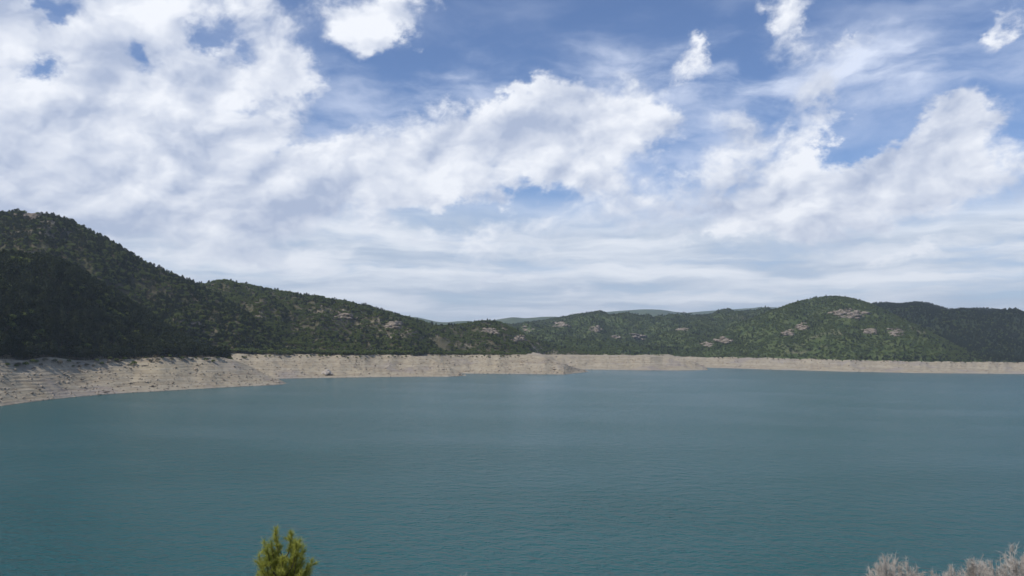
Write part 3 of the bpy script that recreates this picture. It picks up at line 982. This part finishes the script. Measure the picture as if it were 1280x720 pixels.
# loose stones on the bare banks
for bs, n_, s0, lb in ((1.0, 2200, 0.36, 'loose stones strewn over the left bare bank'), (2.0, 1300, 0.5, 'loose stones on the bare bank behind the left point'),
                       (3.0, 900, 0.6, 'loose stones on the middle bare bank'), (4.0, 500, 0.7, 'loose stones on the thin bare bank'), (5.0, 1100, 0.75, 'loose stones on the long right bare bank')):
    rs = np.random.default_rng(950 + int(bs))
    V, t = BANKS[bs][0], BANKS[bs][1]
    ii = rs.integers(0, V.shape[0], n_); jj = rs.integers(2, 63, n_)
    pp = V[ii, jj] + rs.normal(size=(n_, 3)) * np.array([0.5, 0.5, 0.05])
    sz = s0 * rs.lognormal(0, 0.45, n_)
    parts = [rock(rs, pp[k], (sz[k] * 1.3, sz[k], sz[k] * 0.7)) for k in range(n_)]
    v_, f_ = join(parts)
    tag(obj('loose_stones', mesh_np('loose_stones', v_, f_, M_STONE)), lb, kind='stuff')

# a pale scree cone at the water's edge
M_PALE = mat_plain('pale_grey_scree', (0.34, 0.30, 0.25), (0.46, 0.41, 0.35), 0.4, 0.95, 0.6, 0.2)
rs = np.random.default_rng(77)
c0 = on_bank(2.0, 408, 468)
parts = []
for k in range(90):
    u = rs.uniform() ** 0.7; a = rs.uniform(0, 6.28)
    parts.append(rock(rs, (math.cos(a) * 5.2 * u, math.sin(a) * 3.6 * u, 4.2 * (1 - u) ** 0.9 - 0.5), tuple(rs.uniform(0.7, 1.5) * np.array([1.2, 1, 0.9]))))
v_, f_ = join(parts)
tag(obj('scree_cone', mesh_np('scree_cone', v_, f_, M_PALE), loc=c0), "small pale grey scree cone at the water's edge behind the low left point", 'scree')

# driftwood stranded on the left bank
M_DRIFT = mat_plain('weathered_dark_wood', (0.035, 0.030, 0.026), (0.085, 0.072, 0.060), 1.5, 0.9, 0.5, 0.05)
for q, (cx, cy, ln, ang, lb) in enumerate((
        (162, 480, 6.5, 0.15, 'dark driftwood log lying low on the left bank, left of a similar log'),
        (189, 484, 7.0, 0.3, 'dark driftwood log lying lowest on the left bank, near the waterline'),
        (101, 475, 4.5, -0.4, 'short dark driftwood log halfway up the left bank'),
        (41, 461, 4.0, 0.8, 'short dark driftwood log high on the far left of the bank'),
        (131, 491, 5.0, 0.2, 'dark driftwood log at the waterline of the left bank'),
        (247, 457, 7.0, -0.3, 'long dark dead trunk below the pines at the right end of the spur'),
        (180, 458, 7.0, 0.1, 'dark dead trunk just below the middle of the pine row'),
        (163, 461, 5.0, -0.9, 'dark dead trunk lying steeply down from the pine row'))):
    rs = np.random.default_rng(1500 + q)
    p = on_bank(1.0, cx, cy)
    e = empty('driftwood_log', p + np.array([0, 0, 0.25])); e.rotation_euler = (0, -0.12, ang)
    kx = np.linspace(-0.5, 0.5, 7) * ln
    pts = [(x, 0.18 * math.sin(3 * x / ln + q) + rs.normal() * 0.05, rs.normal() * 0.06) for x in kx]
    v_, f_ = tube(pts, np.linspace(0.42, 0.16, 7), 7); obj('trunk', mesh_np('log_trunk', v_, f_, M_DRIFT), e)
    br = []
    for k in range(4):
        x0 = rs.uniform(-0.1, 0.45) * ln; sgn = rs.choice([-1, 1])
        br.append(tube([(x0, 0, 0), (x0 + 0.5, sgn * 0.7, 0.35), (x0 + 1.1, sgn * 1.3, 0.55)], [0.13, 0.09, 0.04], 5))
    v_, f_ = join(br); obj('branches', mesh_np('log_branches', v_, f_, M_DRIFT), e)
    tag(e, lb, 'log', 'driftwood on the left bank')

# ----------------------------------------------------------------------------------------------
# foreground plants
# ----------------------------------------------------------------------------------------------
def at_depth(px, py, r):
    az, sl = az_slope(px, py)
    return np.array([r * math.sin(az), r * math.cos(az), EYE + r * sl])


def mat_needles():
    m, n, b, out = material('young_pine_needles')
    f = n.noise(pos(n), 6.0, 3.0, 0.6)
    c = n.mix(n.ramp(f, 0.35, 0.65), (0.23, 0.26, 0.04), (0.48, 0.48, 0.09))
    n.put(b.inputs['Base Color'], c); b.inputs['Roughness'].default_value = 0.6
    tr = n.n.new('ShaderNodeBsdfTranslucent'); tr.inputs[0].default_value = (0.36, 0.38, 0.08, 1)
    mx = n.n.new('ShaderNodeMixShader'); mx.inputs[0].default_value = 0.42
    n.l.new(b.outputs[0], mx.inputs[1]); n.l.new(tr.outputs[0], mx.inputs[2]); n.l.new(mx.outputs[0], out.inputs[0])
    return m


M_NEEDLE = mat_needles()
M_TWIG = mat_plain('grey_dry_twig', (0.33, 0.295, 0.25), (0.52, 0.47, 0.405), 8.0, 0.9)


def blades(P_, Dr, L, w, rs, curve=0.0):
    """thin tapered triangles from P_ along Dr"""
    n_ = len(P_)
    s = np.cross(Dr, rs.normal(size=(n_, 3))); s /= np.linalg.norm(s, axis=1)[:, None] + 1e-9
    tip = P_ + Dr * L[:, None]; tip[:, 2] += curve * L
    v_ = np.stack([P_ - s * w, P_ + s * w, tip], 1).reshape(-1, 3)
    return v_, np.arange(len(v_)).reshape(-1, 3)


def young_pine():
    rs = np.random.default_rng(42)
    r = 10.0
    mpx = r / FPX
    top = at_depth(346, 664, r)
    gx, gy = at_depth(356, 700, r)[:2]
    gz = near_z(gx, gy)
    base = np.array([gx, gy, gz])
    e = empty('young_pine', base)
    H_ = top[2] - gz
    tr, nd = [], []
    tr.append(tube([(0, 0, -0.1), (0.01, 0, H_ * .35), (-0.02, 0.01, H_ * .7), (top[0] - gx, 0, H_ - 0.08)], [0.045, 0.035, 0.022, 0.006], 7))
    # leaders seen in the photograph: px, py of the tips
    tips = [(344, 660), (365, 665), (330, 674), (390, 697), (379, 680), (324, 692), (353, 693), (346, 684), (351, 700), (343, 694), (372, 690), (338, 690), (339, 676), (357, 692), (369, 682), (348, 700), (332, 698), (378, 696), (362, 708), (371, 676), (388, 712), (322, 714), (340, 712), (384, 706), (327, 706), (366, 700), (345, 702), (334, 682), (375, 672)]
    shoots = []
    for (tx, ty) in tips:
        dd = rs.uniform(-0.26, 0.26) if (tx, ty) not in ((344, 660), (365, 665)) else 0
        p = at_depth(tx, ty + 3, r + dd) - base
        shoots.append(p)
    for k in range(46):     # lower whorls, mostly below the picture
        h = H_ * rs.uniform(0.18, 0.86); a = rs.uniform(0, 6.28); w = 0.10 + 0.34 * (1 - h / H_) + 0.14
        shoots.append(np.array([math.cos(a) * w, math.sin(a) * w, h + 0.05]))
    for p in shoots:
        p = np.asarray(p)
        rad_ = math.hypot(p[0], p[1])
        z0 = max(0.15, p[2] - 0.22 - 0.9 * rad_)
        root = np.array([p[0] * 0.06, p[1] * 0.06, z0])
        mid = root * 0.45 + p * 0.55 + np.array([p[0] * .18, p[1] * .18, -0.05])
        pts = [root, mid, p]
        tr.append(tube(pts, [0.010, 0.007, 0.003], 4))
        # curve samples
        uu = rs.uniform(0.25, 1.0, 320) ** 0.8
        B = ((1 - uu) ** 2)[:, None] * root + (2 * uu * (1 - uu))[:, None] * mid + (uu ** 2)[:, None] * p
        dirn = p - mid; dirn /= np.linalg.norm(dirn)
        dv = dirn * 0.75 + rs.normal(size=(len(uu), 3)) * 0.55; dv /= np.linalg.norm(dv, axis=1)[:, None]
        nd.append(blades(B, dv, rs.uniform(0.045, 0.105, len(uu)), 0.0022, rs))
        # side twigs with tufts
        for s_ in range(6):
            u0 = rs.uniform(0.35, 0.9)
            q0 = (1 - u0) ** 2 * root + 2 * u0 * (1 - u0) * mid + u0 ** 2 * p
            dq = dirn * 0.8 + rs.normal(size=3) * 0.5; dq /= np.linalg.norm(dq); Lq = rs.uniform(0.05, 0.11)
            uu2 = rs.uniform(0.1, 1.0, 90)
            B2 = q0 + dq * Lq * uu2[:, None]
            dv2 = dq * 0.8 + rs.normal(size=(90, 3)) * 0.5; dv2 /= np.linalg.norm(dv2, axis=1)[:, None]
            nd.append(blades(B2, dv2, rs.uniform(0.04, 0.085, 90), 0.0022, rs))
    v_, f_ = join(tr); obj('trunk', mesh_np('pine_trunk', v_, f_, M_BARK), e)
    v_, f_ = join(nd); obj('crown', mesh_np('pine_needles', v_, f_, M_NEEDLE), e)
    return tag(e, 'young bright green pine top poking up at the bottom edge, left of centre', 'pine tree')


young_pine()


def dry_shrub(cx, top_y, hw_px, r, label, seed, spike=1.0, n_stem=52):
    rs = np.random.default_rng(1200 + seed)
    mpx = r / FPX
    top = at_depth(cx, top_y, r)
    gz = near_z(top[0], top[1])
    base = np.array([top[0], top[1], gz])
    e = empty('dry_shrub', base)
    H_ = top[2] - gz
    Wd = hw_px * mpx
    st, fz = [], []
    for k in range(n_stem):
        a = rs.uniform(0, 6.28); q = math.sqrt(rs.uniform()) * 0.98
        ex, ey = math.cos(a) * q * Wd, math.sin(a) * q * Wd
        ez = H_ - (0.62 * Wd * spike) * q ** 2.2 - rs.uniform(0.02, 0.09)
        p = np.array([ex, ey, ez])
        root = np.array([ex * .12, ey * .12, -0.05]); mid = np.array([ex * .75, ey * .75, ez * 0.55])
        st.append(tube([root, root * .3 + mid * .7, mid * .4 + p * .6, p], [0.008, 0.006, 0.004, 0.0016], 4))
        for s_ in range(9):
            u0 = rs.uniform(0.62, 1.0)
            q0 = (1 - u0) ** 2 * root + 2 * u0 * (1 - u0) * mid + u0 ** 2 * p
            dq = np.array([ex, ey, 0.0]) / Wd * 0.6 + np.array([0, 0, 0.75]) + rs.normal(size=3) * 0.5; dq /= np.linalg.norm(dq)
            Lq = rs.uniform(0.05, 0.11)
            nb = 34
            uu = rs.uniform(0, 1, nb)
            B2 = q0 + dq * Lq * uu[:, None]
            dv = dq + rs.normal(size=(nb, 3)) * 0.6; dv /= np.linalg.norm(dv, axis=1)[:, None]
            fz.append(blades(B2, dv, rs.uniform(0.025, 0.07, nb), 0.0012, rs))
            fz.append(blades(q0[None], dq[None], np.array([Lq * 1.25]), 0.0028, rs))
    v_, f_ = join(st); obj('stems', mesh_np('shrub_stems', v_, f_, M_TWIG), e)
    v_, f_ = join(fz); obj('twigs', mesh_np('shrub_twigs', v_, f_, M_TWIG), e)
    return tag(e, label, 'shrub', 'pale dry shrubs at the bottom right')


dry_shrub(1116, 694, 29, 9.5, 'pale dry twiggy shrub at the bottom edge, leftmost of the dry shrubs', 1)
dry_shrub(1188, 709, 22, 9.0, 'low pale dry shrub between the rounded left one and the corner one', 2, n_stem=40)
dry_shrub(1219, 698, 14, 9.4, 'narrow upright pale dry shrub beside the large corner one', 3, spike=1.6, n_stem=30)
dry_shrub(577, 723, 2, 8.5, 'thin pale dry stalk just showing at the bottom edge, near the centre', 5, n_stem=3)
dry_shrub(1272, 686, 38, 9.0, 'largest pale dry shrub, in the bottom right corner', 4, n_stem=80)

# ----------------------------------------------------------------------------------------------
# haze
# ----------------------------------------------------------------------------------------------
def haze():
    x0, x1, y0, y1, z0, z1 = -8000, 8000, -200, 8400, -10.0, 420.0
    V_ = [(x, y, z) for z in (z0, z1) for y in (y0, y1) for x in (x0, x1)]
    Fc = [(0, 2, 3, 1), (4, 5, 7, 6), (0, 1, 5, 4), (2, 6, 7, 3), (0, 4, 6, 2), (1, 3, 7, 5)]
    m = bpy.data.materials.new('haze'); m.use_nodes = True; m.node_tree.nodes.clear()
    n = NT(m.node_tree)
    out = n.n.new('ShaderNodeOutputMaterial')
    pv = n.n.new('ShaderNodeVolumePrincipled')
    pv.inputs['Color'].default_value = (0.74, 0.87, 1.0, 1)
    pv.inputs['Density'].default_value = 9.0e-5
    pv.inputs['Anisotropy'].default_value = 0.2
    n.l.new(pv.outputs[0], out.inputs['Volume'])
    tag(obj('haze', mesh_np('haze', V_, Fc, m)), kind='stuff')


haze()
